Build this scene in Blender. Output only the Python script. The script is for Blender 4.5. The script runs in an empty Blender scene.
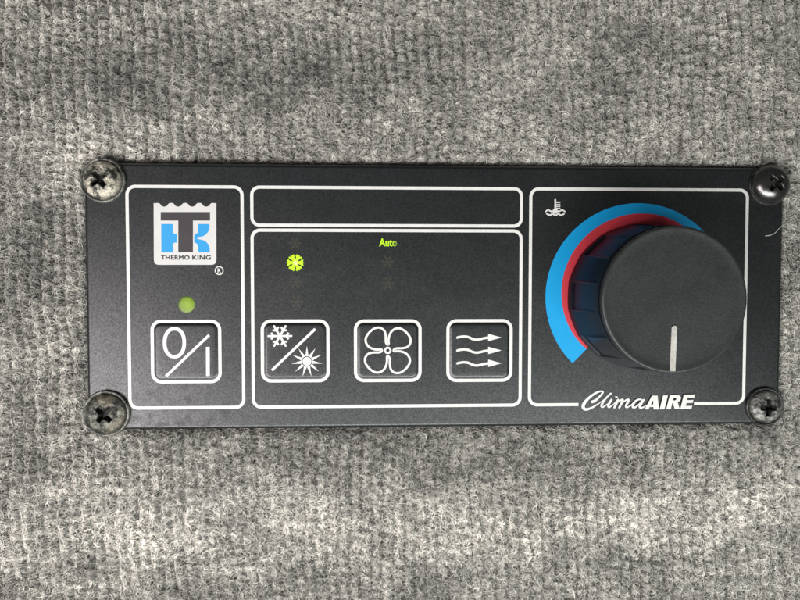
import bpy, math, random
import numpy as np
from mathutils import Vector, Matrix, noise
from mathutils.geometry import tessellate_polygon

# All modelling is done in units "u" measured on the faceplate; one u is 0.26 mm.
S = 0.00026
PI = math.pi
random.seed(7)
rng = np.random.default_rng(11)
scene = bpy.context.scene
COL = scene.collection

# ------------------------------------------------------------------ camera
cam_d = bpy.data.cameras.new("camera")
cam = bpy.data.objects.new("camera", cam_d)
COL.objects.link(cam)
cam_d.sensor_width = 36.0
cam_d.lens = 36.0 * 640.0 / 800.0
cam_d.clip_start = 0.005
cam_d.clip_end = 20.0
cam.location = (0, 0, 640 * S)
cam.rotation_euler = (-0.03498, -0.04209, 0.00029)
scene.camera = cam
scene.render.resolution_x = 1024
scene.render.resolution_y = 768

# ------------------------------------------------------------------ light
scene.render.engine = 'CYCLES'
scene.view_settings.view_transform = 'Standard'
scene.view_settings.look = 'None'
scene.view_settings.gamma = 1.0
scene.view_settings.exposure = 0.0

w = bpy.data.worlds.new("World")
scene.world = w
w.use_nodes = True
bg = w.node_tree.nodes['Background']
bg.inputs['Color'].default_value = (0.93, 0.97, 1.0, 1)
bg.inputs['Strength'].default_value = 0.08


def area(name, loc, target, sx, sy, energy, color):
    d = bpy.data.lights.new(name, 'AREA')
    d.shape = 'RECTANGLE'
    d.size = sx * S
    d.size_y = sy * S
    d.energy = energy
    d.color = color
    o = bpy.data.objects.new(name, d)
    COL.objects.link(o)
    o.location = Vector(loc) * S
    v = (Vector(target) - Vector(loc)).normalized()
    o.rotation_euler = v.to_track_quat('-Z', 'Y').to_euler()
    return o


area("window_light", (-860, -560, 1000), (-60, -60, 0), 800, 700, 1.62, (1.0, 0.93, 0.95))
area("windscreen_light", (200, -800, 1000), (60, -40, 0), 1500, 420, 1.72, (0.95, 1.0, 0.985))


# ------------------------------------------------------------------ materials
def mat(name):
    m = bpy.data.materials.new(name)
    m.use_nodes = True
    nt = m.node_tree
    b = nt.nodes['Principled BSDF']
    return m, nt, b


def N(nt, typ, **kw):
    n = nt.nodes.new(typ)
    for k, v in kw.items():
        if k in n.inputs:
            n.inputs[k].default_value = v
        else:
            setattr(n, k, v)
    return n


def ramp(nt, fac, stops, interp='LINEAR'):
    r = nt.nodes.new('ShaderNodeValToRGB')
    r.color_ramp.interpolation = interp
    el = r.color_ramp.elements
    while len(el) < len(stops):
        el.new(0.5)
    for e, (p, c) in zip(el, stops):
        e.position = p
        if isinstance(c, (int, float)):
            c = (c, c, c)
        e.color = (*c, 1)
    nt.links.new(fac, r.inputs[0])
    return r.outputs[0]


def mix(nt, a, b, fac, mode='MIX'):
    n = nt.nodes.new('ShaderNodeMix')
    n.data_type = 'RGBA'
    n.blend_type = mode
    for sock, v in ((n.inputs[0], fac), (n.inputs[6], a), (n.inputs[7], b)):
        if hasattr(v, 'is_linked'):
            nt.links.new(v, sock)
        elif isinstance(v, (int, float)) and sock.type == 'VALUE':
            sock.default_value = v
        else:
            sock.default_value = (*v, 1) if not isinstance(v, (int, float)) else (v, v, v, 1)
    return n.outputs[2]


def tex(nt, scale_u, detail=3, rough=0.55, vec=None, stretch=None):
    """noise with features about scale_u wide"""
    tc = nt.nodes.new('ShaderNodeTexCoord')
    src = tc.outputs['Object']
    if stretch:
        mp = nt.nodes.new('ShaderNodeMapping')
        mp.inputs['Scale'].default_value = stretch
        nt.links.new(src, mp.inputs['Vector'])
        src = mp.outputs[0]
    n = N(nt, 'ShaderNodeTexNoise', Scale=1.0 / (scale_u * S), Detail=detail, Roughness=rough)
    nt.links.new(src, n.inputs['Vector'])
    return n.outputs['Fac']


def bump(nt, b, h, dist_u, strength=1.0):
    bp = N(nt, 'ShaderNodeBump', Strength=strength, Distance=dist_u * S)
    nt.links.new(h, bp.inputs['Height'])
    nt.links.new(bp.outputs[0], b.inputs['Normal'])


# printed black film on the faceplate
m_film, nt, b = mat("satin_black_film")
speck = ramp(nt, tex(nt, 1.0, 2, 0.7), [(0.3, 0.6), (0.5, 1.0), (0.72, 1.7)])
stain = ramp(nt, tex(nt, 34, 5, 0.62), [(0.32, (0.6, 0.62, 0.6)), (0.47, (1, 1, 1)), (0.56, (1, 1, 1)), (0.72, (1.5, 1.3, 1.42))])
c = mix(nt, (0.0042, 0.0054, 0.0056), speck, 1.0, 'MULTIPLY')
c = mix(nt, c, stain, 1.0, 'MULTIPLY')
# dried dirt gathered at the lower left corner of the film
tc = nt.nodes.new('ShaderNodeTexCoord')
sp = nt.nodes.new('ShaderNodeSeparateXYZ')
nt.links.new(tc.outputs['Object'], sp.inputs[0])
gx = N(nt, 'ShaderNodeMapRange')
gx.inputs['From Min'].default_value = -100 * S
gx.inputs['From Max'].default_value = -230 * S
nt.links.new(sp.outputs[0], gx.inputs[0])
gy = N(nt, 'ShaderNodeMapRange')
gy.inputs['From Min'].default_value = -60 * S
gy.inputs['From Max'].default_value = -110 * S
nt.links.new(sp.outputs[1], gy.inputs[0])
mm = N(nt, 'ShaderNodeMath', operation='MULTIPLY')
nt.links.new(gx.outputs[0], mm.inputs[0])
nt.links.new(gy.outputs[0], mm.inputs[1])
dn = ramp(nt, tex(nt, 13, 5, 0.7), [(0.50, 0.0), (0.64, 0.85)])
m2 = N(nt, 'ShaderNodeMath', operation='MULTIPLY')
nt.links.new(mm.outputs[0], m2.inputs[0])
nt.links.new(dn, m2.inputs[1])
c = mix(nt, c, (0.035, 0.036, 0.031), m2.outputs[0])
nt.links.new(c, b.inputs['Base Color'])
rr = ramp(nt, tex(nt, 40, 6, 0.68, stretch=(0.6, 1.0, 1.0)), [(0.3, 0.36), (0.7, 0.41)])
nt.links.new(rr, b.inputs['Roughness'])
b.inputs['Specular IOR Level'].default_value = 0.85
# fine sparkle of the textured lacquer
tcg = nt.nodes.new('ShaderNodeTexCoord')
vo = N(nt, 'ShaderNodeTexVoronoi', Scale=1.0 / (0.95 * S))
nt.links.new(tcg.outputs['Object'], vo.inputs['Vector'])
vsep = nt.nodes.new('ShaderNodeSeparateColor')
nt.links.new(vo.outputs['Color'], vsep.inputs[0])
vr = nt.nodes.new('ShaderNodeMapRange')
vr.inputs['To Min'].default_value = 0.50
vr.inputs['To Max'].default_value = 1.0
nt.links.new(vsep.outputs[0], vr.inputs[0])
dull = N(nt, 'ShaderNodeMapRange')
dull.inputs['To Min'].default_value = 1.0
dull.inputs['To Max'].default_value = 0.3
nt.links.new(m2.outputs[0], dull.inputs[0])
sm = N(nt, 'ShaderNodeMath', operation='MULTIPLY')
nt.links.new(vr.outputs[0], sm.inputs[0])
nt.links.new(dull.outputs[0], sm.inputs[1])
nt.links.new(sm.outputs[0], b.inputs['Specular IOR Level'])


def paint(name, col, rough=0.5, var=0.08, spec=0.3, grain=1.5):
    m, nt, b = mat(name)
    k = ramp(nt, tex(nt, grain, 3, 0.6), [(0.3, 1 - var), (0.7, 1 + var * 0.4)])
    k2 = ramp(nt, tex(nt, 22, 4, 0.6), [(0.35, 1 - var), (0.6, 1.0)])
    c = mix(nt, col, k, 1.0, 'MULTIPLY')
    c = mix(nt, c, k2, 1.0, 'MULTIPLY')
    nt.links.new(c, b.inputs['Base Color'])
    b.inputs['Roughness'].default_value = rough
    b.inputs['Specular IOR Level'].default_value = spec
    return m


m_white = paint("white_print", (0.60, 0.59, 0.56), 0.5, 0.09)
m_badge = paint("badge_white_print", (0.52, 0.51, 0.49), 0.55, 0.06)
m_ink = paint("badge_dark_print", (0.045, 0.04, 0.042), 0.5, 0.12)
m_badgeblue = paint("badge_blue_print", (0.026, 0.26, 0.54), 0.55, 0.05)
m_blue = paint("blue_print", (0.003, 0.26, 0.53), 0.5, 0.05)
m_red = paint("red_print", (0.45, 0.035, 0.048), 0.45, 0.05)
m_dim = paint("unlit_symbol", (0.018, 0.020, 0.010), 0.39, 0.3, 0.85)

# knob plastics
m_cap, nt, b = mat("textured_black_plastic")
c = mix(nt, (0.013, 0.0145, 0.0142), ramp(nt, tex(nt, 2.2, 3, 0.7), [(0.32, 0.7), (0.5, 1.0), (0.7, 1.4)]), 1.0, 'MULTIPLY')
dust = ramp(nt, tex(nt, 4.0, 1, 0.5), [(0.795, 0.0), (0.83, 0.6)])
c = mix(nt, c, (0.2, 0.2, 0.19), dust)
c = mix(nt, c, ramp(nt, tex(nt, 30, 5, 0.65), [(0.35, 0.8), (0.7, 1.35)]), 1.0, 'MULTIPLY')
nt.links.new(c, b.inputs['Base Color'])
b.inputs['Roughness'].default_value = 0.45
b.inputs['Specular IOR Level'].default_value = 0.5
bump(nt, b, tex(nt, 0.95, 1, 0.6), 0.14, 0.9)
m_skirt, nt, b = mat("smooth_black_plastic")
nt.links.new(mix(nt, (0.0035, 0.005, 0.0075), ramp(nt, tex(nt, 5, 4, 0.7), [(0.3, 0.7), (0.7, 1.5)]), 1.0, 'MULTIPLY'), b.inputs['Base Color'])
b.inputs['Roughness'].default_value = 0.34
b.inputs['Specular IOR Level'].default_value = 0.12
bump(nt, b, tex(nt, 6, 3), 0.15, 0.6)
m_line = paint("cream_pointer_paint", (0.42, 0.41, 0.37), 0.6, 0.22, 0.3, 2.0)


def metal(name, dark, light, patch_u, lo, hi, rough, metallic, spec2=None):
    m, nt, b = mat(name)
    f = ramp(nt, tex(nt, patch_u, 6, 0.72), [(lo, 0.0), (hi, 1.0)])
    c = mix(nt, dark, light, f)
    fine = ramp(nt, tex(nt, 1.6, 3, 0.7), [(0.3, 0.45), (0.55, 1.0), (0.75, 1.35)])
    c = mix(nt, c, fine, 1.0, 'MULTIPLY')
    if spec2:
        f2 = ramp(nt, tex(nt, 14, 3, 0.6), [(0.52, 0.0), (0.66, 0.6)])
        c = mix(nt, c, spec2, f2)
    at = nt.nodes.new('ShaderNodeAttribute')
    at.attribute_name = 'grime'
    gm = N(nt, 'ShaderNodeMath', operation='MULTIPLY')
    nt.links.new(at.outputs['Fac'], gm.inputs[0])
    nt.links.new(ramp(nt, tex(nt, 3.0, 4, 0.7), [(0.30, 0.25), (0.52, 1.0)]), gm.inputs[1])
    c = mix(nt, c, (0.012, 0.011, 0.009), gm.outputs[0])
    nt.links.new(c, b.inputs['Base Color'])
    b.inputs['Roughness'].default_value = rough
    b.inputs['Metallic'].default_value = metallic
    bump(nt, b, tex(nt, 2.6, 5, 0.7), 0.9, 0.9)
    return m


m_dusty = metal("dust_caked_metal", (0.03, 0.03, 0.024), (0.50, 0.465, 0.37), 11, 0.44, 0.54, 0.62, 0.25)
m_rusty = metal("tarnished_metal", (0.022, 0.022, 0.018), (0.21, 0.205, 0.17), 8, 0.44, 0.62, 0.5, 0.45, (0.13, 0.105, 0.065))
m_worn = metal("worn_dark_metal", (0.04, 0.04, 0.038), (0.33, 0.32, 0.29), 9, 0.42, 0.62, 0.42, 0.55)
m_clean, nt, b = mat("polished_dark_metal")
nt.links.new(mix(nt, (0.12, 0.115, 0.11), ramp(nt, tex(nt, 3.5, 4, 0.7), [(0.3, 0.6), (0.6, 1.0)]), 1.0, 'MULTIPLY'), b.inputs['Base Color'])
b.inputs['Metallic'].default_value = 0.9
b.inputs['Roughness'].default_value = 0.24
bump(nt, b, tex(nt, 5, 4), 0.25, 0.6)
m_ring = metal("grimy_washer_metal", (0.035, 0.035, 0.03), (0.20, 0.20, 0.175), 7, 0.4, 0.6, 0.38, 0.6)
m_darkring = metal("dark_washer_metal", (0.02, 0.02, 0.02), (0.09, 0.09, 0.085), 7, 0.4, 0.65, 0.35, 0.7)


def glow(name, col, strength, core=None, radius=8, centre=(0, 0), rim=None, xfade=None, mid=None):
    """a lamp behind the film: emission, brighter over the diode"""
    m, nt, b = mat(name)
    b.inputs['Base Color'].default_value = (col[0] * .12, col[1] * .12, col[2] * .12, 1)
    b.inputs['Roughness'].default_value = 0.5
    b.inputs['Emission Strength'].default_value = strength
    geo = nt.nodes.new('ShaderNodeNewGeometry')
    sub = N(nt, 'ShaderNodeVectorMath', operation='SUBTRACT')
    nt.links.new(geo.outputs['Position'], sub.inputs[0])
    sub.inputs[1].default_value = (centre[0] * S, centre[1] * S, 0)
    if xfade:
        s2 = nt.nodes.new('ShaderNodeSeparateXYZ')
        nt.links.new(sub.outputs[0], s2.inputs[0])
        mr = nt.nodes.new('ShaderNodeMapRange')
        nt.links.new(s2.outputs[0], mr.inputs[0])
        mr.inputs['From Min'].default_value = xfade[0] * S
        mr.inputs['From Max'].default_value = xfade[1] * S
    else:
        ln = N(nt, 'ShaderNodeVectorMath', operation='LENGTH')
        nt.links.new(sub.outputs[0], ln.inputs[0])
        mr = nt.nodes.new('ShaderNodeMapRange')
        nt.links.new(ln.outputs['Value'], mr.inputs[0])
        mr.inputs['From Min'].default_value = 0
        mr.inputs['From Max'].default_value = radius * S
    e = ramp(nt, mr.outputs[0], [(0.0, core or col), (0.35, col), (0.75, mid or col), (1.0, rim or col)])
    k = ramp(nt, tex(nt, 2.0, 3, 0.6), [(0.3, 0.8), (0.7, 1.08)])
    nt.links.new(mix(nt, e, k, 1.0, 'MULTIPLY'), b.inputs['Emission Color'])
    return m


# carpet: backing sheet and pile
m_back, nt, b = mat("carpet_backing")
nt.links.new(mix(nt, (0.23, 0.225, 0.21), ramp(nt, tex(nt, 3.0, 4, 0.8), [(0.35, 0.35), (0.65, 1.6)]), 1.0, 'MULTIPLY'), b.inputs['Base Color'])
b.inputs['Roughness'].default_value = 0.95
b.inputs['Specular IOR Level'].default_value = 0.1
bump(nt, b, tex(nt, 2.2, 4, 0.8), 1.5)

m_pile, nt, b = mat("carpet_fibre")
hi = nt.nodes.new('ShaderNodeHairInfo')
c = ramp(nt, hi.outputs['Random'], [(0.0, (0.03, 0.028, 0.026)), (0.13, (0.10, 0.096, 0.09)), (0.17, (0.33, 0.32, 0.30)),
                                    (0.65, (0.42, 0.41, 0.382)), (0.93, (0.50, 0.487, 0.455)), (1.0, (0.64, 0.62, 0.585))])
c = mix(nt, c, (1.10, 1.082, 1.042), 1.0, 'MULTIPLY')
blot = ramp(nt, tex(nt, 62, 7, 0.68, stretch=(0.62, 1.0, 1.0)), [(0.34, 0.66), (0.5, 1.0), (0.66, 1.15)])
blot2 = ramp(nt, tex(nt, 17, 3, 0.6), [(0.33, 0.74), (0.66, 1.2)])
blot3 = ramp(nt, tex(nt, 5, 2, 0.6), [(0.36, 0.66), (0.62, 1.2)])
c = mix(nt, c, blot3, 1.0, 'MULTIPLY')
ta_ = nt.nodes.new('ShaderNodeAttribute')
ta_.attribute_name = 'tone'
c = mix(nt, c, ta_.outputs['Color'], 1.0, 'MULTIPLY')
c = mix(nt, c, blot, 1.0, 'MULTIPLY')
c = mix(nt, c, blot2, 1.0, 'MULTIPLY')
nt.links.new(c, b.inputs['Base Color'])
b.inputs['Roughness'].default_value = 0.75
b.inputs['Specular IOR Level'].default_value = 0.25

m_lint, nt, b = mat("grey_lint")
nt.links.new(mix(nt, (0.36, 0.37, 0.37), ramp(nt, tex(nt, 3, 2), [(0.3, 0.7), (0.7, 1.1)]), 1.0, 'MULTIPLY'), b.inputs['Base Color'])
b.inputs['Roughness'].default_value = 0.7


# ------------------------------------------------------------------ mesh helpers
class MB:
    def __init__(self):
        self.v = []
        self.f = []
        self.lift = 0.0

    def fill(self, loops, z=0.0):
        """flat polygon with holes; loops of (x, y)"""
        if not isinstance(loops[0][0], (tuple, list)):
            loops = [loops]
        z += self.lift
        self.lift += 0.006
        ls = [[Vector((p[0], p[1], 0)) for p in l] for l in loops]
        o = len(self.v)
        for l in ls:
            self.v += [(p.x, p.y, z) for p in l]
        flat = [p for l in ls for p in l]
        for t in tessellate_polygon(ls):
            a, b_, c_ = [flat[i] for i in t]
            if (b_ - a).cross(c_ - a).z < 0:
                t = (t[0], t[2], t[1])
            self.f.append(tuple(o + i for i in t))
        return self

    def stroke(self, pts, w, z=0.0, closed=False, cap=True, rise=0.0):
        z += self.lift
        self.lift += 0.006
        n = len(pts)
        ws = w if isinstance(w, (list, tuple)) else [w] * n
        P = [Vector((p[0], p[1])) for p in pts]
        L, R = [], []
        for i in range(n):
            a = P[i - 1] if (i > 0 or closed) else P[i]
            c_ = P[(i + 1) % n] if (i < n - 1 or closed) else P[i]
            d1 = (P[i] - a)
            d2 = (c_ - P[i])
            if d1.length < 1e-9: d1 = d2
            if d2.length < 1e-9: d2 = d1
            d1 = d1.normalized(); d2 = d2.normalized()
            t = (d1 + d2)
            t = t.normalized() if t.length > 1e-6 else d1
            nn = Vector((-t.y, t.x))
            k = max(0.5, nn.dot(Vector((-d1.y, d1.x))))
            h = ws[i] / 2 / k
            L.append(P[i] + nn * h)
            R.append(P[i] - nn * h)
        o = len(self.v)
        for l, r in zip(L, R):
            self.v += [(r.x, r.y, z), (l.x, l.y, z)]
            z += rise
        m = n if closed else n - 1
        for i in range(m):
            a = o + 2 * i
            c_ = o + 2 * ((i + 1) % n)
            self.f.append((a, c_, c_ + 1, a + 1))
        if cap and not closed:
            for idx, sgn in ((0, -1), (n - 1, 1)):
                d = (P[1] - P[0]) if idx == 0 else (P[-1] - P[-2])
                a0 = math.atan2(d.y * sgn, d.x * sgn)
                h = ws[idx] / 2
                base = len(self.v)
                K = 6
                for q in range(K + 1):
                    a = a0 - PI / 2 + PI * q / K
                    self.v.append((P[idx].x + h * math.cos(a), P[idx].y + h * math.sin(a), z))
                self.f.append(tuple(range(base, base + K + 1)))
        return self

    def loft(self, rings, close_top=True, close_bottom=False):
        """rings: list of equally long closed loops of (x, y, z)"""
        o = len(self.v)
        n = len(rings[0])
        for r in rings:
            self.v += [tuple(p) for p in r]
        for k in range(len(rings) - 1):
            for i in range(n):
                j = (i + 1) % n
                self.f.append((o + k * n + i, o + k * n + j, o + (k + 1) * n + j, o + (k + 1) * n + i))
        if close_top:
            self.f.append(tuple(o + (len(rings) - 1) * n + i for i in range(n)))
        if close_bottom:
            self.f.append(tuple(o + i for i in reversed(range(n))))
        return self


def obj(name, mb, m, parent=None, origin=(0, 0, 0), smooth=False, label=None):
    """origin and mesh coordinates in u, in the world; the parent keeps its own location"""
    me = bpy.data.meshes.new(name)
    o3 = Vector(origin)
    me.from_pydata([((x - o3.x) * S, (y - o3.y) * S, (z - o3.z) * S) for x, y, z in mb.v], [], mb.f)
    me.materials.append(m)
    if smooth:
        for p in me.polygons:
            p.use_smooth = True
    me.update()
    o = bpy.data.objects.new(name, me)
    COL.objects.link(o)
    wl = o3 * S
    if parent:
        o.parent = parent
        wl = wl - Vector(parent['at'])
    o['at'] = tuple(o3 * S)
    o.location = wl
    if label:
        o['label'] = label
    return o


def rrect(x0, x1, y0, y1, r, n=8):
    pts = []
    for cx, cy, a in ((x1 - r, y1 - r, 0), (x0 + r, y1 - r, 90), (x0 + r, y0 + r, 180), (x1 - r, y0 + r, 270)):
        for i in range(n + 1):
            t = math.radians(a + 90 * i / n)
            pts.append((cx + r * math.cos(t), cy + r * math.sin(t)))
    return pts


def circle(cx, cy, r, n=40, ry=None):
    ry = ry or r
    return [(cx + r * math.cos(2 * PI * i / n), cy + ry * math.sin(2 * PI * i / n)) for i in range(n)]


def spline(pts, closed=False, k=6):
    """Catmull-Rom through 2D points"""
    n = len(pts)
    out = []
    m = n if closed else n - 1
    for i in range(m):
        g = (lambda j: pts[j % n]) if closed else (lambda j: pts[min(max(j, 0), n - 1)])
        p0, p1, p2, p3 = g(i - 1), g(i), g(i + 1), g(i + 2)
        for q in range(k):
            t = q / k
            out.append(tuple(0.5 * (2 * p1[d] + (p2[d] - p0[d]) * t + (2 * p0[d] - 5 * p1[d] + 4 * p2[d] - p3[d]) * t * t
                                    + (3 * p1[d] - p0[d] - 3 * p2[d] + p3[d]) * t ** 3) for d in range(len(p1))))
    if not closed:
        out.append(tuple(pts[-1]))
    return out


def add_bold(mb, body, x0, x1, y0, y1, b_, z, spacing=1.0):
    for k, j in ((-1, -1), (-1, 1), (1, -1), (1, 1), (0, 0)):
        add_text(mb, body, x0 + k * b_, x1 + k * b_, y0 + j * b_ * 0.6, y1 + j * b_ * 0.6, 0.0, z, spacing)


def add_text(mb, body, x0, x1, y0, y1, bold=0.0, z=0.0, spacing=1.0):
    cu = bpy.data.curves.new("text", 'FONT')
    cu.body = body
    cu.size = 10
    cu.offset = bold
    cu.space_character = spacing
    cu.resolution_u = 4
    o = bpy.data.objects.new("text", cu)
    COL.objects.link(o)
    dg = bpy.context.evaluated_depsgraph_get()
    me = o.evaluated_get(dg).to_mesh()
    vs = [tuple(v.co) for v in me.vertices]
    fs = [tuple(p.vertices) for p in me.polygons]
    o.to_mesh_clear()
    bpy.data.objects.remove(o)
    bpy.data.curves.remove(cu)
    ax, bx = min(v[0] for v in vs), max(v[0] for v in vs)
    ay, by = min(v[1] for v in vs), max(v[1] for v in vs)
    o0 = len(mb.v)
    z += mb.lift
    mb.lift += 0.006
    for v in vs:
        mb.v.append((x0 + (v[0] - ax) / (bx - ax) * (x1 - x0), y0 + (v[1] - ay) / (by - ay) * (y1 - y0), z))
    mb.f += [tuple(o0 + i for i in f) for f in fs]


# image measurements of the flat artwork, rectified onto the faceplate plane
def _rot():
    return cam.rotation_euler.to_matrix()


RM = _rot()


def P(px, py, z=0.0):
    d = RM @ Vector((px - 400.0, 300.0 - py, -640.0))
    t = (z - 640.0) / d.z
    return (d.x * t, d.y * t)


def PL(pts, ox=0, oy=0, k=1.0, z=0.0):
    return [P(ox + a * k, oy + b_ * k, z) for a, b_ in pts]


# ------------------------------------------------------------------ carpet
CZ = -9.0           # mean level of the backing
X0, X1, Y0, Y1 = -282.0, 420.0, -151.2, 112.0      # faceplate outline

bumps_seed = rng.random(400) * 6.28


def ground(x, y):
    """height of the ribbed carpet backing, vectorised"""
    wob = 2.2 * np.sin(y * 0.021 + 0.6) + 1.6 * np.sin(y * 0.057 + x * 0.011) + 2.4 * np.sin(x * 0.023 + 0.5 * np.sin(y * 0.01)) + 0.8 * np.sin(y * 0.21 + x * 0.09)
    u = (x + wob) / 11.7
    col = np.floor(u).astype(int)
    ph = bumps_seed[(col + 200) % 400]
    rib = np.abs(np.sin(PI * (u - col)))
    row = 0.5 + 0.5 * np.cos(2 * PI * y / (11.0 + 1.8 * np.sin(ph)) + ph + 1.6 * np.sin(y * 0.05 + 3 * ph))
    wear = 0.5 + 0.5 * np.sin(x * 0.019 + 2.0 * np.sin(y * 0.013) + 0.8) * np.sin(y * 0.023 + 1.7 * np.sin(x * 0.009) + 2.2)
    wear = 0.5 + 0.5 * np.clip(wear + np.where(x < -180, 0.35, 0.0), 0, 1)
    swell = 2.6 * np.sin(x * 0.011 + 1.0) * np.sin(y * 0.017 + 0.4) + 1.8 * np.sin(y * 0.031 - x * 0.006)
    z = CZ - 5.5 + (7.2 * rib ** 0.8 + 3.6 * row * rib) * wear + 2.4 * (1 - wear) * np.sin(x * 0.47 + 2.2 * np.sin(y * 0.31)) * np.sin(y * 0.43 + 1.9 * np.sin(x * 0.23)) + 1.5 * (1 - wear) + swell
    # pressed flat under the plate
    dx = np.maximum(np.maximum(X0 - x, x - X1), 0)
    dy = np.maximum(np.maximum(Y0 - y, y - Y1), 0)
    d = np.sqrt(dx * dx + dy * dy)
    k = np.clip(d / 9.0, 0, 1)
    k = k * k * (3 - 2 * k)
    return (CZ - 4.5) * (1 - k) + z * k


nx, ny = 480, 380
gx_ = np.linspace(-720, 720, nx)
gy_ = np.linspace(-570, 570, ny)
GX, GY = np.meshgrid(gx_, gy_)
GZ = ground(GX, GY)
co = np.stack([GX, GY, GZ], -1).reshape(-1, 3) * S
idx = np.arange(nx * ny).reshape(ny, nx)
quads = np.stack([idx[:-1, :-1], idx[:-1, 1:], idx[1:, 1:], idx[1:, :-1]], -1).reshape(-1, 4)
me = bpy.data.meshes.new("carpet")
me.from_pydata(co.tolist(), [], quads.tolist())
me.materials.append(m_back)
for p in me.polygons:
    p.use_smooth = True
carpet = bpy.data.objects.new("carpet", me)
COL.objects.link(carpet)
carpet['kind'] = 'structure'
carpet['label'] = 'ribbed grey felt carpet behind the control panel'

# pile: short curled fibres
NF = 760000
NP = 8
rx = rng.uniform(-600, 600, NF * 2)
ry = rng.uniform(-470, 470, NF * 2)
inview = (np.abs(rx - 8) < 445) & (np.abs(ry + 8) < 350)
keep = inview | (rng.random(NF * 2) < 0.35)
under = (rx > X0 + 1) & (rx < X1 - 1) & (ry > Y0 + 1) & (ry < Y1 - 1)
keep &= ~under
# more fibres stand on the ribs than in the grooves
wob = 2.2 * np.sin(ry * 0.021 + 0.6) + 1.6 * np.sin(ry * 0.057 + rx * 0.011) + 2.4 * np.sin(rx * 0.023 + 0.5 * np.sin(ry * 0.01)) + 0.8 * np.sin(ry * 0.21 + rx * 0.09)
uu = (rx + wob) / 11.7
ribf = np.abs(np.sin(PI * (uu - np.floor(uu))))
keep &= rng.random(NF * 2) < (0.36 + 0.64 * ribf)
rx = rx[keep][:NF]
ry = ry[keep][:NF]
n = len(rx)
length = rng.uniform(5, 15, n)
th = rng.uniform(0, 2 * PI, n)
kap = rng.choice([-1, 1], n) * rng.uniform(0.03, 0.34, n)
dk = rng.normal(0, 0.012, n)
hgt = rng.uniform(0.8, 3.6, n)
pos = np.zeros((n, NP, 3), dtype=np.float64)
ds = length / (NP - 1)
x, y, a = rx.copy(), ry.copy(), th.copy()
base = ground(rx, ry)
for k in range(NP):
    t = k / (NP - 1)
    lift = hgt * math.sin(PI * (0.08 + 0.84 * t))
    pos[:, k, 0] = x
    pos[:, k, 1] = y
    pos[:, k, 2] = np.maximum(base * 0.5 + ground(x, y) * 0.5, CZ - 6.5) + lift - 0.3
    x = x + np.cos(a) * ds
    y = y + np.sin(a) * ds
    a = a + (kap + dk * k) * ds
# keep the fibres out of the plate
ix = (pos[:, :, 0] > X0 - 0.3) & (pos[:, :, 0] < X1 + 0.3) & (pos[:, :, 1] > Y0 - 0.3) & (pos[:, :, 1] < Y1 + 1.8) & (pos[:, :, 2] < 0.4)
good = ~ix.any(axis=1)
pos = pos[good]
n = len(pos)
rad = (rng.uniform(0.13, 0.29, n)[:, None] * np.linspace(1.0, 0.62, NP)[None, :])
hc = bpy.data.hair_curves.new("carpet_pile")
hc.add_curves([NP] * n)
hc.attributes['position'].data.foreach_set('vector', (pos * S).astype(np.float32).ravel())
ra = hc.attributes.get('radius') or hc.attributes.new('radius', 'FLOAT', 'POINT')
ra.data.foreach_set('value', (rad * S).astype(np.float32).ravel())
# hand-placed paler and darker felt colour: one tone per fibre, drifting in soft patches
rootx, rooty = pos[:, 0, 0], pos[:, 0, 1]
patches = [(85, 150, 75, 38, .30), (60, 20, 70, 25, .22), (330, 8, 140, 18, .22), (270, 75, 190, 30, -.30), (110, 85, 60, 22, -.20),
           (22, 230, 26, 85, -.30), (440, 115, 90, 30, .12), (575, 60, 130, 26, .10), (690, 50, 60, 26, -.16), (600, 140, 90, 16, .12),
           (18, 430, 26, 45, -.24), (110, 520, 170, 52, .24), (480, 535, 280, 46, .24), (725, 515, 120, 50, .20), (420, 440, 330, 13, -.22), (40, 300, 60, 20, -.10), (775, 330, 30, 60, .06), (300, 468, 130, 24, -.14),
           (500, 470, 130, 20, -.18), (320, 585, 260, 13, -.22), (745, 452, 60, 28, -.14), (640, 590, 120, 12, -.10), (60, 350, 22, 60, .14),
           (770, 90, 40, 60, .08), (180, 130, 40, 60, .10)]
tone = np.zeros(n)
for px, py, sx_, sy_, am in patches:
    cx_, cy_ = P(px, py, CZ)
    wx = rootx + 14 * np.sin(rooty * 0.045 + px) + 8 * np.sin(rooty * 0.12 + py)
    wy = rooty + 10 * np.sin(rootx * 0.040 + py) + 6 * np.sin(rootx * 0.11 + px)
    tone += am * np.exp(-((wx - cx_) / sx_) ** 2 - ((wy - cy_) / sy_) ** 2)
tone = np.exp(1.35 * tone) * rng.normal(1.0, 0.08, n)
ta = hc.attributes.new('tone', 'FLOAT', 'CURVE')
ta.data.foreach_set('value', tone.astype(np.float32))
hc.materials.append(m_pile)
pile = bpy.data.objects.new("carpet_pile", hc)
COL.objects.link(pile)
pile['kind'] = 'stuff'
pile['label'] = 'curly grey and white carpet fibres around the panel'

# ------------------------------------------------------------------ control panel
panel = bpy.data.objects.new("control_panel", None)
COL.objects.link(panel)
pc = Vector(((X0 + X1) / 2, (Y0 + Y1) / 2, CZ - 1.5))
panel.location = pc * S
panel['at'] = tuple(pc * S)
panel.empty_display_size = 0.02
panel['label'] = 'black climate control panel with round knob screwed onto the grey carpet'
panel['category'] = 'control panel'

# faceplate with rounded-over rim
mb = MB()
prof = [(0, CZ - 1.5), (0, -3.2), (0.3, -2.4), (0.9, -1.5), (2.0, -0.6), (2.9, -0.15), (3.7, 0.0)]
rings = [[(x_, y_, z_) for x_, y_ in rrect(X0 + d, X1 - d, Y0 + d, Y1 - d, 5.0 - d * 0.8, 6)] for d, z_ in prof]
mb.loft(rings, True, True)
faceplate = obj('faceplate', mb, m_film, panel, (pc.x, pc.y, 0))
for p in faceplate.data.polygons:
    p.use_smooth = len(p.vertices) == 4

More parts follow.
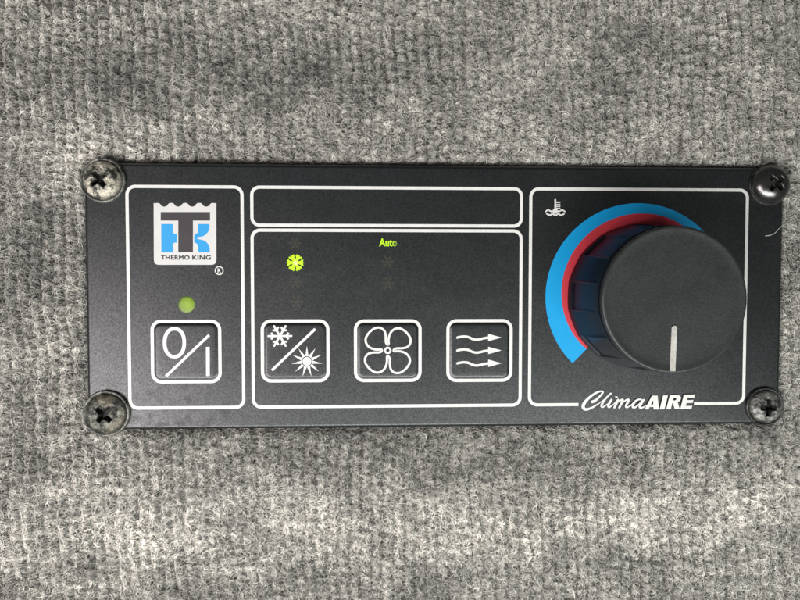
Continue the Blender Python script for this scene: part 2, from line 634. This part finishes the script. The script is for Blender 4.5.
Z1 = 0.05           # print level
LW = 3.1
XA1, XA2, XB1, XC2, XD1, XD2 = -240.4, -128.9, -119.4, 149.0, 158.5, 381.3
YT, YBB, YCT, YBT = 89.1, 51.8, 46.9, -129.2


def border(x0, x1, y0, y1, r=8.0, name='printed_border', gap=None):
    mb = MB()
    pts = rrect(x0, x1, y0, y1, r, 8)
    if gap is None:
        mb.stroke(pts, LW, Z1, closed=True)
    else:
        # open at the bottom for the lettering
        k = next(i for i, p in enumerate(pts) if p[1] < y0 + 1e-6)
        # pts run anticlockwise from the right; bottom edge runs left to right after the third corner
        seq = [(gap[1], y0)] + pts[27:] + pts[:27] + [(gap[0], y0)]
        mb.stroke(seq, LW, Z1, cap=False)
    return obj(name, mb, m_white, panel, ((x0 + x1) / 2, (y0 + y1) / 2, 0))


border(XA1, XA2, YBT, YT)
border(XB1, XC2, YBB, YT, 7.5)
border(XB1, XC2, YBT, YCT)
gL = P(578.4, 405)[0]
gR = P(694, 403.6)[0]
border(XD1, XD2, YBT, YT, 8.0, 'printed_border', (gL, gR))

# ---- badge
bd = MB()
top = [(153.7, 203.2)]
for c_ in (164.2, 178.2, 192.2, 206.2):
    top += [(c_ - 5.4, 203.0), (c_ - 4.2, 203.9), (c_ - 2.6, 206.0), (c_, 206.8), (c_ + 2.6, 206.0), (c_ + 4.2, 203.9), (c_ + 5.4, 203.0)]
top += [(216.3, 203.2)]
outl = top + [(216.4, 259.5), (216.0, 262.2), (214.6, 264.0), (212.3, 264.8), (158.4, 264.8), (156.0, 264.2), (154.4, 262.6), (153.9, 260.0)]
outl = [P(*q) for q in outl]
bd.fill(outl, Z1)
badge = obj('badge', bd, m_badge, panel, (*P(185, 234), 0), label='white square badge with scalloped top edge')
mb = MB()
mb.fill([P(*q) for q in [(160.7, 212.0), (210.1, 212.0), (210.1, 220.6), (193.0, 220.6), (193.0, 252.2), (178.3, 252.2), (178.3, 220.6), (160.7, 220.6)]], Z1 + 0.06)
obj('badge_letter', mb, m_ink, badge, (*P(185, 232), 0), label='dark letter T')
mb = MB()
mb.fill([P(*q) for q in [(161.2, 224), (172.8, 224), (172.8, 232.6), (174.4, 233.8), (176.8, 234.2), (176.8, 242.4), (174.2, 242.8), (172.8, 244.2), (173.0, 252.4), (161.4, 252.4)]], Z1 + 0.06)
cr = [(198.2, 224), (209.3, 224)] + [(209.6 - 10.2 * (1 - math.cos(t)), 226 + 11.0 * math.sin(t)) for t in [i * PI / 2 / 8 for i in range(9)]]
cr += [(197.2, 237.4), (197.2, 238.9), (199.6, 239.4)] + [(199.8 + 10.0 * math.sin(t), 239.6 + 10.2 * (1 - math.cos(t))) for t in [i * PI / 2 / 8 for i in range(1, 9)]]
cr += [(209.9, 252.4), (198.3, 252.4), (198.0, 246.2), (197.0, 243.8), (194.2, 242.0), (194.2, 235.2), (196.0, 233.6), (198.0, 233.0)]
mb.fill([P(*q) for q in cr], Z1 + 0.06)
obj('badge_emblem', mb, m_badgeblue, badge, (*P(185, 238), 0), label='bright blue shapes either side of the T')
mb = MB()
a_, b_ = P(161.2, 259.6), P(185.2, 255.4)
add_bold(mb, "THERMO", a_[0], P(189.4, 257)[0], a_[1], b_[1], 0.24, Z1 + 0.06, 1.08)
add_bold(mb, "KING", P(192.4, 257)[0], P(210.6, 257)[0], a_[1], b_[1], 0.24, Z1 + 0.06, 1.06)
obj('badge_lettering', mb, m_ink, badge, (*P(185, 257.4), 0), label='small dark words THERMO KING')
mb = MB()
cc = P(219.2, 270.6)
mb.stroke(circle(cc[0], cc[1], 3.9, 28), 0.95, Z1, closed=True)
add_text(mb, "R", cc[0] - 1.55, cc[0] + 1.75, cc[1] - 2.1, cc[1] + 2.1, 0.15, Z1)
obj('trademark_sign', mb, m_white, panel, (cc[0], cc[1], 0))


# ---- buttons: embossed pads with a printed frame and a symbol
def button(px0, px1, py0, py1, label):
    x0, y0 = P(px0, py1)
    x1, y1 = P(px1, py0)
    y0 = P(px0, py1)[1]
    fr = MB()
    mb = MB()
    prof = [(1.9, 0.01), (2.3, 0.10), (3.0, 0.55), (3.9, 0.92), (5.2, 1.03), (9.0, 1.05)]
    rings = [[(a, b2, z_) for a, b2 in rrect(x0 + d, x1 - d, y0 + d, y1 - d, max(8.6 - d, 2.5), 6)] for d, z_ in prof]
    mb.loft(rings, True)
    c_ = ((x0 + x1) / 2, (y0 + y1) / 2, 0)
    bt = obj('button', mb, m_film, panel, c_, label=label)
    for p in bt.data.polygons:
        p.use_smooth = len(p.vertices) == 4
    fr.stroke(rrect(x0, x1, y0, y1, 8.6, 8), 3.15, Z1, closed=True)
    obj('button_frame', fr, m_white, bt, c_)
    return bt, c_


ZB = 1.12
b1, c1 = button(152.8, 219.6, 321.2, 381.9, 'embossed button marked zero slash one')
mb = MB()
e = [(174.8 + 9.8 * math.copysign(abs(math.cos(t)) ** 0.92, math.cos(t)), 342.6 + 14.0 * math.copysign(abs(math.sin(t)) ** 0.9, math.sin(t)))
     for t in [2 * PI * i / 48 for i in range(48)]]
mb.stroke([P(*q) for q in e], 3.5, ZB, closed=True)
mb.stroke([P(166.2, 376.2), P(209.4, 335.0)], 2.7, ZB, cap=False)
mb.stroke([P(208.1, 346.8), P(208.2, 375.9)], 3.6, ZB, cap=False)
obj('button_symbol', mb, m_white, b1, c1)

b2, c2 = button(262.6, 327.9, 320.9, 381.0, 'embossed button marked snowflake slash sun')


def snow(mb, cx, cy, R_, w_, z, barb=0.36, rot=0.0, barbpos=0.55):
    for i in range(6):
        a = rot + i * PI / 3
        d = Vector((math.cos(a), math.sin(a)))
        mb.stroke([(cx, cy), (cx + d.x * R_, cy + d.y * R_)], w_, z, cap=True)
        for s in (-1, 1):
            a2 = a + s * PI / 3.3
            q = (cx + d.x * R_ * barbpos, cy + d.y * R_ * barbpos)
            mb.stroke([q, (q[0] + math.cos(a2) * R_ * barb, q[1] + math.sin(a2) * R_ * barb)], w_ * 0.9, z, cap=False)


mb = MB()
sx, sy = P(279.9, 336.0, ZB)
snow(mb, sx, sy, 11.3, 2.1, ZB)
mb.stroke([P(272.0, 370.2), P(315.4, 328.8)], 2.6, ZB, cap=False)
sx, sy = P(307.0, 361.4, ZB)
mb.fill(circle(sx, sy, 4.4, 28), ZB)
for i in range(11):
    a = PI / 2 + i * 2 * PI / 11
    da = 0.30
    mb.fill([(sx + 5.3 * math.cos(a - da), sy + 5.3 * math.sin(a - da)), (sx + 15.6 * math.cos(a), sy + 15.6 * math.sin(a)),
             (sx + 5.3 * math.cos(a + da), sy + 5.3 * math.sin(a + da)), (sx + 5.2 * math.cos(a), sy + 5.2 * math.sin(a))], ZB)
obj('button_symbol', mb, m_white, b2, c2)

b3, c3 = button(355.6, 420.1, 320.8, 380.6, 'embossed button marked with a four bladed fan')
mb = MB()
fx, fy = P(387.8, 350.4, ZB)
pet = [(0.8, 6.4), (0.9, 12), (3.0, 18.0), (7.3, 21.6), (12.6, 21.9), (18.2, 18.4), (22.3, 12.8), (22.6, 7.4), (19.6, 3.4), (14.5, 2.1), (9.0, 2.0), (6.3, 0.9)]
loop = []
for q in range(4):
    for x_, y_ in pet:
        for _ in range(q):
            x_, y_ = y_, -x_
        loop.append((fx + x_, fy + y_))
mb.stroke(spline(loop, True, 5), 2.15, ZB, closed=True)
mb.stroke(circle(fx, fy, 2.7, 24), 2.0, ZB, closed=True)
obj('button_symbol', mb, m_white, b3, c3)

b4, c4 = button(447.8, 511.2, 320.6, 380.5, 'embossed button marked with three wavy arrows')
mb = MB()
for yy in (337.4, 350.3, 363.1):
    wv = [(457.2, 0.1), (460, -0.6), (464.3, -1.0), (468.3, -0.4), (472, 1.3), (476, 2.2), (480, 1.7), (484, 0.7), (489, 0)]
    mb.stroke(spline([P(a, yy + d) for a, d in wv], False, 4), 2.4, ZB)
    mb.fill([P(488, yy + 3.7), P(501.3, yy), P(488, yy - 3.7)], ZB)
obj('button_symbol', mb, m_white, b4, c4)

# ---- lamps behind the film
lx, ly = P(186.3, 304.5)
m_led = glow("green_lamp", (0.28, 0.42, 0.025), 0.95, core=(0.31, 0.46, 0.03), radius=8.7, centre=(lx + 1.3, ly - 0.4), rim=(0.035, 0.06, 0.016), mid=(0.20, 0.31, 0.02))
mb = MB()
rings = [[(x_, y_, z_) for x_, y_ in circle(lx, ly, r_, 40)] for r_, z_ in ((8.3, 0.02), (8.1, 0.25), (7.2, 0.5), (5, 0.7), (2, 0.78))]
mb.loft(rings, True)
obj('indicator_lamp', mb, m_led, panel, (lx, ly, 0), True, label='round green lamp')

lx, ly = P(295.2, 262.7)
m_snow = glow("lit_snowflake", (0.62, 1.0, 0.0), 1.0, core=(1.0, 1.0, 0.62), radius=8.5, centre=(lx + 0.4, ly - 0.2), rim=(0.5, 0.86, 0.0))
mb = MB()
for i in range(6):
    a = i * PI / 3
    wedge = []
    for r_, t in ((2.2, -30), (3.6, -23), (5.4, -20), (7.3, -26), (8.7, -18), (7.4, -8), (8.9, 0), (7.4, 8), (8.7, 18), (7.3, 26), (5.4, 20), (3.6, 23), (2.2, 30)):
        wedge.append((lx + r_ * math.cos(a + math.radians(t)), ly + r_ * math.sin(a + math.radians(t))))
    mb.fill(wedge, Z1)
mb.fill(circle(lx, ly, 3.0, 20), Z1)
obj('indicator_lamp', mb, m_snow, panel, (lx, ly, 0), label='lit yellow-green snowflake')

lx, ly = P(388, 242.4)
m_auto = glow("lit_word", (0.56, 0.95, 0.0), 0.95, core=(0.56, 0.95, 0.0), centre=(lx, ly), xfade=(-9, 8.0), rim=(0.12, 0.16, 0.05))
mb = MB()
add_text(mb, "Auto", P(379.1, 242)[0], P(397.0, 242)[0], P(388, 246.4)[1], P(388, 238.3)[1], 0.28, Z1)
obj('indicator_lamp', mb, m_auto, panel, (lx, ly, 0), label='lit word Auto')
for qx, qy in ((387.6, 261.5), (388, 283), (295.5, 282), (296.5, 301.5), (295.0, 243.0)):
    lx, ly = P(qx, qy)
    mb = MB()
    snow(mb, lx, ly, 6.5, 1.5, 0.03, barb=0.3)
    obj('unlit_lamp', mb, m_dim, panel, (lx, ly, 0), label='faint unlit symbol')

# ---- temperature symbol
mb = MB()
mb.stroke([P(555.3, 199.9), P(555.3, 210)], 1.8, Z1)
mb.fill(circle(*P(555.3, 210.9), 2.7, 20), Z1)
for yy, w_ in ((202.3, 1.3), (204.5, 0.9), (206.4, 1.1), (208.3, 1.1)):
    mb.stroke([P(556.0, yy), P(560.3, yy)], w_, Z1, cap=False)
mb.stroke(spline([P(*q) for q in [(545.7, 211.5), (548.3, 209.9), (550.7, 211.2), (553.4, 211.3)]]), 1.5, Z1)
mb.stroke(spline([P(*q) for q in [(557.2, 211.3), (559.6, 211.2), (561.9, 209.9), (564.8, 211.5)]]), 1.5, Z1)
mb.stroke(spline([P(*q) for q in [(546.9, 213.8), (550.0, 215.1), (552.6, 213.9), (555.4, 215.3), (558.2, 213.9), (561.0, 215.1), (563.9, 213.8)]]), 1.6, Z1)
obj('temperature_symbol', mb, m_white, panel, (*P(555, 207), 0))

# ---- lettering ClimaAIRE
mb = MB()
K = 0.1


def sc(pts, ws, ox=575, oy=385):
    q = spline([(a, b2, w_) for (a, b2), w_ in zip(pts, ws)], False, 6)
    mb.stroke([P(ox + a * K, oy + b2 * K) for a, b2, _ in q], [w_ * K * 0.98 for _, _, w_ in q], Z1, rise=0.004)
    mb.lift += 0.004 * len(q)


sc([(172, 168), (200, 157), (240, 122), (270, 88), (278, 70), (258, 62), (215, 76), (160, 112), (108, 160), (82, 205), (88, 235), (120, 243), (175, 222), (240, 182)],
   [30, 27, 20, 18, 18, 17, 20, 24, 30, 34, 31, 26, 19, 12])
sc([(240, 182), (300, 138), (345, 98), (360, 84), (345, 92), (300, 142), (268, 190), (264, 214), (282, 217), (325, 188)],
   [11, 11, 12, 14, 15, 19, 23, 21, 17, 11])
sc([(362, 146), (338, 186), (330, 212), (344, 219), (385, 190)], [22, 25, 23, 17, 11])
sc([(408, 118), (418, 123)], [19, 17])
sc([(385, 190), (412, 160), (428, 146), (412, 180), (392, 222)], [11, 13, 20, 24, 24])
sc([(398, 208), (430, 165), (466, 146), (472, 158), (440, 222)], [11, 13, 21, 24, 24])
sc([(446, 208), (478, 168), (520, 145), (532, 155), (508, 200), (510, 219), (530, 216), (580, 180)], [11, 13, 21, 24, 25, 21, 15, 11])
sc([(664, 146), (636, 142), (600, 160), (574, 195), (578, 219), (602, 218), (640, 185), (672, 146)], [16, 18, 22, 27, 25, 18, 14, 14])
sc([(682, 146), (655, 190), (642, 215), (656, 226), (684, 216), (706, 200)], [20, 24, 24, 21, 14, 10])


def pg(pts, ox=630, oy=385):
    mb.fill([P(ox + a * K, oy + b2 * K) for a, b2 in pts], Z1)


mb.fill([[P(630 + a * K, 385 + b2 * K) for a, b2 in [(140, 241), (214, 104), (270, 104), (283, 241), (230, 241), (228, 217), (190, 217), (178, 241)]],
         [P(630 + a * K, 385 + b2 * K) for a, b2 in [(203, 192), (227, 192), (226, 148)]]], Z1)
pg([(290, 240), (338, 240), (373, 102), (325, 102)])
mb.fill([[P(630 + a * K, 385 + b2 * K) for a, b2 in [(356, 239), (392, 100), (470, 98), (494, 106), (503, 122), (500, 142), (488, 160), (470, 169), (492, 238), (440, 238), (424, 178), (416, 178), (401, 239)]],
         [P(630 + a * K, 385 + b2 * K) for a, b2 in [(423, 152), (446, 152), (458, 140), (456, 126), (430, 125)]]], Z1)
pg([(496, 237), (532, 95), (643, 93), (635, 124), (570, 125), (565, 148), (627, 147), (620, 176), (558, 178), (552, 206), (616, 205), (607, 236)])
obj('lettering', mb, m_white, panel, (*P(636, 402), 0), label='white word ClimaAIRE, first half in script')

# ---- dial scale round the knob
KX, KY = 268.9, -19.4


def band(r_in, r_out, a0, a1, nseg=90):
    """radii are functions of the angle in degrees"""
    A = [a0 + (a1 - a0) * i / nseg for i in range(nseg + 1)]
    o_ = [(KX + r_out(a) * math.cos(math.radians(a)), KY + r_out(a) * math.sin(math.radians(a))) for a in A]
    i_ = [(KX + r_in(a) * math.cos(math.radians(a)), KY + r_in(a) * math.sin(math.radians(a))) for a in A]
    mb = MB()
    mb.v = [(x_, y_, Z1) for x_, y_ in o_] + [(x_, y_, Z1) for x_, y_ in i_]
    k = len(A)
    mb.f = [(i + 1, i, k + i, k + i + 1) if a1 > a0 else (i, i + 1, k + i + 1, k + i) for i in range(k - 1)]
    return mb


# boundary between blue and red: red grows clockwise
def edge(a):
    t = (225 - a) / (225 - 20)
    return 74.5 + 11.0 * min(1.0, t / 0.75) ** 0.85 if t > 0 else 74.5


scale = obj('dial_scale', band(lambda a: edge(a), lambda a: 94.7, 225.5, 18), m_blue, panel, (KX, KY, 0), label='blue arc round the knob')
obj('warm_band', band(lambda a: 71.0, lambda a: edge(a), 225.5, 18), m_red, scale, (KX, KY, 0), label='red arc inside the blue one')

# ---- knob
KX, KY = 269.7, -19.2
NS = 320
mb = MB()
facets = 16
zs = [1.0, 1.8, 5.0, 8.5, 9.2, 10.5, 12, 24, 40, 56, 66.0, 67.0, 68.0, 70.0]
a_off = math.radians(145 - 22.5 / 2 + 11.25)


def side_r(ang, z_):
    t = (z_ - 1) / 69.0
    r_ = 73.7 - 6.4 * t
    per = 2 * PI / facets
    q = ((ang - a_off) / per)
    i = math.floor(q)
    fr = q - i
    # flat lands: chord instead of arc, with thin borders
    flat = math.cos(per / 2) / math.cos((fr - 0.5) * per)
    e_ = min(fr, 1 - fr)
    m_ = min(1.0, max(0.0, (e_ - 0.018) / 0.03))
    if i % 2 == 0:      # land cut in under the cap
        d = 3.0 * min(1, max(0, (z_ - 9) / 57.0)) if z_ < 66.5 else 0.0
    else:               # land cut in above the foot
        d = 2.0 * min(1, max(0, (66 - z_) / 57.0)) if z_ > 8.8 else 0.0
    return r_ * (1 - (1 - flat) * 0.5) - d * m_


rings = []
for z_ in zs:
    rings.append([(KX + side_r(2 * PI * i / NS, z_) * math.cos(2 * PI * i / NS), KY + side_r(2 * PI * i / NS, z_) * math.sin(2 * PI * i / NS), z_) for i in range(NS)])
mb.loft(rings, True, True)
knob = obj('knob', mb, m_skirt, panel, (KX, KY, 0), label='large round black rotary knob')
mb = MB()
prof = [(66.6, 68.6), (67.3, 69.0), (67.5, 70.0), (67.4, 73.6), (67.2, 74.8), (66.7, 75.6), (65.9, 76.1), (65.0, 76.2), (63.2, 75.8), (58, 75.45), (50, 75.3), (34, 75.2), (16, 75.15), (4, 75.15)]
rings = [[(x_, y_, z_) for x_, y_ in circle(KX + 1.6, KY - 0.7, r_ - 0.6, 128)] for r_, z_ in prof]
mb.loft(rings, True, True)
cap = obj('knob_cap', mb, m_cap, knob, (KX, KY, 68), True)
# pointer line inlaid in the cap, running over its rim
mb = MB()
t0 = P(674.6, 328.2, 76)
t1 = P(672.6, 371.4, 76)
d = (Vector(t1) - Vector(t0)).normalized()
nn = Vector((-d.y, d.x))
hw = 2.45
pts = []
for i in range(9):
    a = PI * i / 8
    pts.append(Vector(t0) - d * hw * math.sin(a) + nn * hw * math.cos(a))
pts = [(p.x, p.y) for p in pts] + [(t1[0] - nn.x * hw * 1.05, t1[1] - nn.y * hw * 1.05), (t1[0] + nn.x * hw * 1.05, t1[1] + nn.y * hw * 1.05)]
area2 = sum(pts[i][0] * pts[(i + 1) % len(pts)][1] - pts[(i + 1) % len(pts)][0] * pts[i][1] for i in range(len(pts)))
if area2 < 0:
    pts = pts[::-1]
cxm = sum(p[0] for p in pts) / len(pts)
cym = sum(p[1] for p in pts) / len(pts)
rings = [[(p[0], p[1], 74.6) for p in pts], [(p[0], p[1], 76.05) for p in pts], [(cxm + (p[0] - cxm) * 0.86, cym + (p[1] - cym) * 0.985, 76.3) for p in pts]]
mb.loft(rings, True, True)
# the short end that folds down over the rim
q = [(t1[0] - nn.x * 2.6, t1[1] - nn.y * 2.6), (t1[0] + nn.x * 2.6, t1[1] + nn.y * 2.6), (t1[0] + nn.x * 2.6 + d.x * 1.4, t1[1] + nn.y * 2.6 + d.y * 1.4), (t1[0] - nn.x * 2.6 + d.x * 1.4, t1[1] - nn.y * 2.6 + d.y * 1.4)]
if sum(q[i][0] * q[(i + 1) % 4][1] - q[(i + 1) % 4][0] * q[i][1] for i in range(4)) < 0:
    q = q[::-1]
mb.loft([[(a, b2, 70.0) for a, b2 in q], [(a, b2, 75.6) for a, b2 in q]], True, True)
obj('pointer_line', mb, m_line, knob, (cxm, cym, 75))


# ---- screws
def screw(px, py, R_, rot, m_head, m_wash, label, rough=0.5, seed=0, H=11.0, washer=True, arm=8.0, tilt=(0, 0)):
    cx, cy = P(px, py, 3)
    mb = MB()
    ns, nr = 120, 48
    Rh = R_ - (2.6 if washer else 0.4)
    rows = []

    def sd(x_, y_):
        # rounded cross, negative inside
        c0, s0 = math.cos(rot), math.sin(rot)
        u_, v_ = x_ * c0 + y_ * s0, -x_ * s0 + y_ * c0
        u_, v_ = abs(u_), abs(v_)
        if v_ > u_:
            u_, v_ = v_, u_
        w_ = 2.8 - 0.10 * u_
        d1 = max(u_ - arm, v_ - w_)
        d2 = math.hypot(u_, v_) - 3.9
        return min(d1, d2)
    mbv = []
    gr = []
    for k in range(nr + 1):
        r_ = Rh * k / nr
        ring = []
        for i in range(ns):
            a = 2 * PI * i / ns
            x_, y_ = r_ * math.cos(a), r_ * math.sin(a)
            t = r_ / Rh
            z_ = 2.0 + (H - 2.0) * max(0.0, 1 - t ** 2.6) ** 0.62
            s_ = -sd(x_, y_)
            f = min(1, max(0, (s_ + 0.5) / 1.6))
            f = f * f * (3 - 2 * f)
            dep = 7.5 * f + 3.0 * f * max(0, 1 - r_ / 8)
            z_ -= dep * (1 if z_ > 3 else 0)
            nz = noise.fractal(Vector((x_ * 0.22 + seed * 9, y_ * 0.22, seed * 3.1)), 0.9, 2.0, 4)
            z_ += rough * nz * (1 - 0.4 * t)
            z_ += tilt[0] * x_ + tilt[1] * y_
            ring.append((cx + x_, cy + y_, max(z_, 0.6)))
            gr.append(max(min(1, max(0, (s_ + 1.6) / 2.0)), min(1, max(0, (t - 0.88) / 0.1)) * 0.6))
        mbv.append(ring)
    mbv.append([(cx + Rh * math.cos(2 * PI * i / ns), cy + Rh * math.sin(2 * PI * i / ns), 0.2) for i in range(ns)])
    mbv[0] = [(cx + 0.02 * math.cos(2 * PI * i / ns), cy + 0.02 * math.sin(2 * PI * i / ns), mbv[0][0][2]) for i in range(ns)]
    mb.loft(list(reversed(mbv)), True)
    sc_ = obj('screw', mb, m_head, panel, (cx, cy, 0), True, label)
    gr += [1.0] * ns
    rows_ = [gr[i * ns:(i + 1) * ns] for i in range(nr + 2)]
    at = sc_.data.attributes.new('grime', 'FLOAT', 'POINT')
    at.data.foreach_set('value', [q_ for row_ in reversed(rows_) for q_ in row_])
    wb = MB()
    if washer:
        prof = [(R_ + 0.2, 0.1), (R_ + 0.3, 1.6), (R_ - 0.2, 2.8), (R_ - 0.9, 3.4), (R_ - 1.7, 3.2), (R_ - 2.3, 2.4), (R_ - 3.4, 2.0)]
    else:
        prof = [(R_ + 0.4, 0.1), (R_ + 0.5, 1.0), (R_ + 0.1, 1.5), (R_ - 0.6, 1.7), (R_ - 1.6, 1.6)]
    rings = []
    for r_, z_ in prof:
        ring = []
        for i in range(96):
            a = 2 * PI * i / 96
            j = 0.28 * rough * noise.noise(Vector((math.cos(a) * 3 + seed, math.sin(a) * 3, z_)))
            ring.append((cx + (r_ + j) * math.cos(a), cy + (r_ + j) * math.sin(a), z_))
        rings.append(ring)
    wb.loft(rings, False)
    obj('washer', wb, m_wash, sc_, (cx, cy, 0), True)
    return sc_


screw(102.2, 180.0, 21.6, math.radians(38), m_dusty, m_ring, 'screw caked with pale dust at the upper left corner', 1.5, 1, 12.0, True, 8.8, (0.03, -0.03))
screw(105.8, 413.6, 22.7, math.radians(47), m_rusty, m_ring, 'tarnished brownish screw at the lower left corner', 1.1, 2, 9.0, True, 9.0)
screw(770.6, 184.6, 20.4, math.radians(44), m_clean, m_darkring, 'shiny dark domed screw at the upper right corner', 0.10, 3, 14.0, False, 8.6)
screw(765.6, 406.8, 19.8, math.radians(-2), m_worn, m_darkring, 'scratched grey screw at the lower right corner', 0.8, 4, 10.0, True, 8.6)

# ------------------------------------------------------------------ loose fibre on the plate
pts = [P(764.6, 235.7), P(769.5, 235.2), P(774.2, 233.2), P(778.0, 229.2), P(782.0, 225.0), P(786.5, 221.0)]
zz = [1.2, 0.7, 0.6, 0.8, 1.0, -1.5]
sp3 = spline([(a[0], a[1], z_) for a, z_ in zip(pts, zz)], False, 5)
mb = MB()
rings = []
for i, p in enumerate(sp3):
    a = Vector(sp3[max(i - 1, 0)])
    b2 = Vector(sp3[min(i + 1, len(sp3) - 1)])
    t = (b2 - a).normalized()
    s_ = t.cross(Vector((0, 0, 1))).normalized()
    u_ = s_.cross(t)
    r_ = 0.62 - 0.25 * i / len(sp3)
    rings.append([tuple(Vector(p) + (s_ * math.cos(q * PI / 3) + u_ * math.sin(q * PI / 3)) * r_) for q in range(6)])
mb.loft(rings, True, True)
lint = obj('lint_thread', mb, m_lint, None, (pts[2][0], pts[2][1], 0), True, 'short curved grey thread lying on the black plate below the shiny upper right screw')
lint['category'] = 'thread'
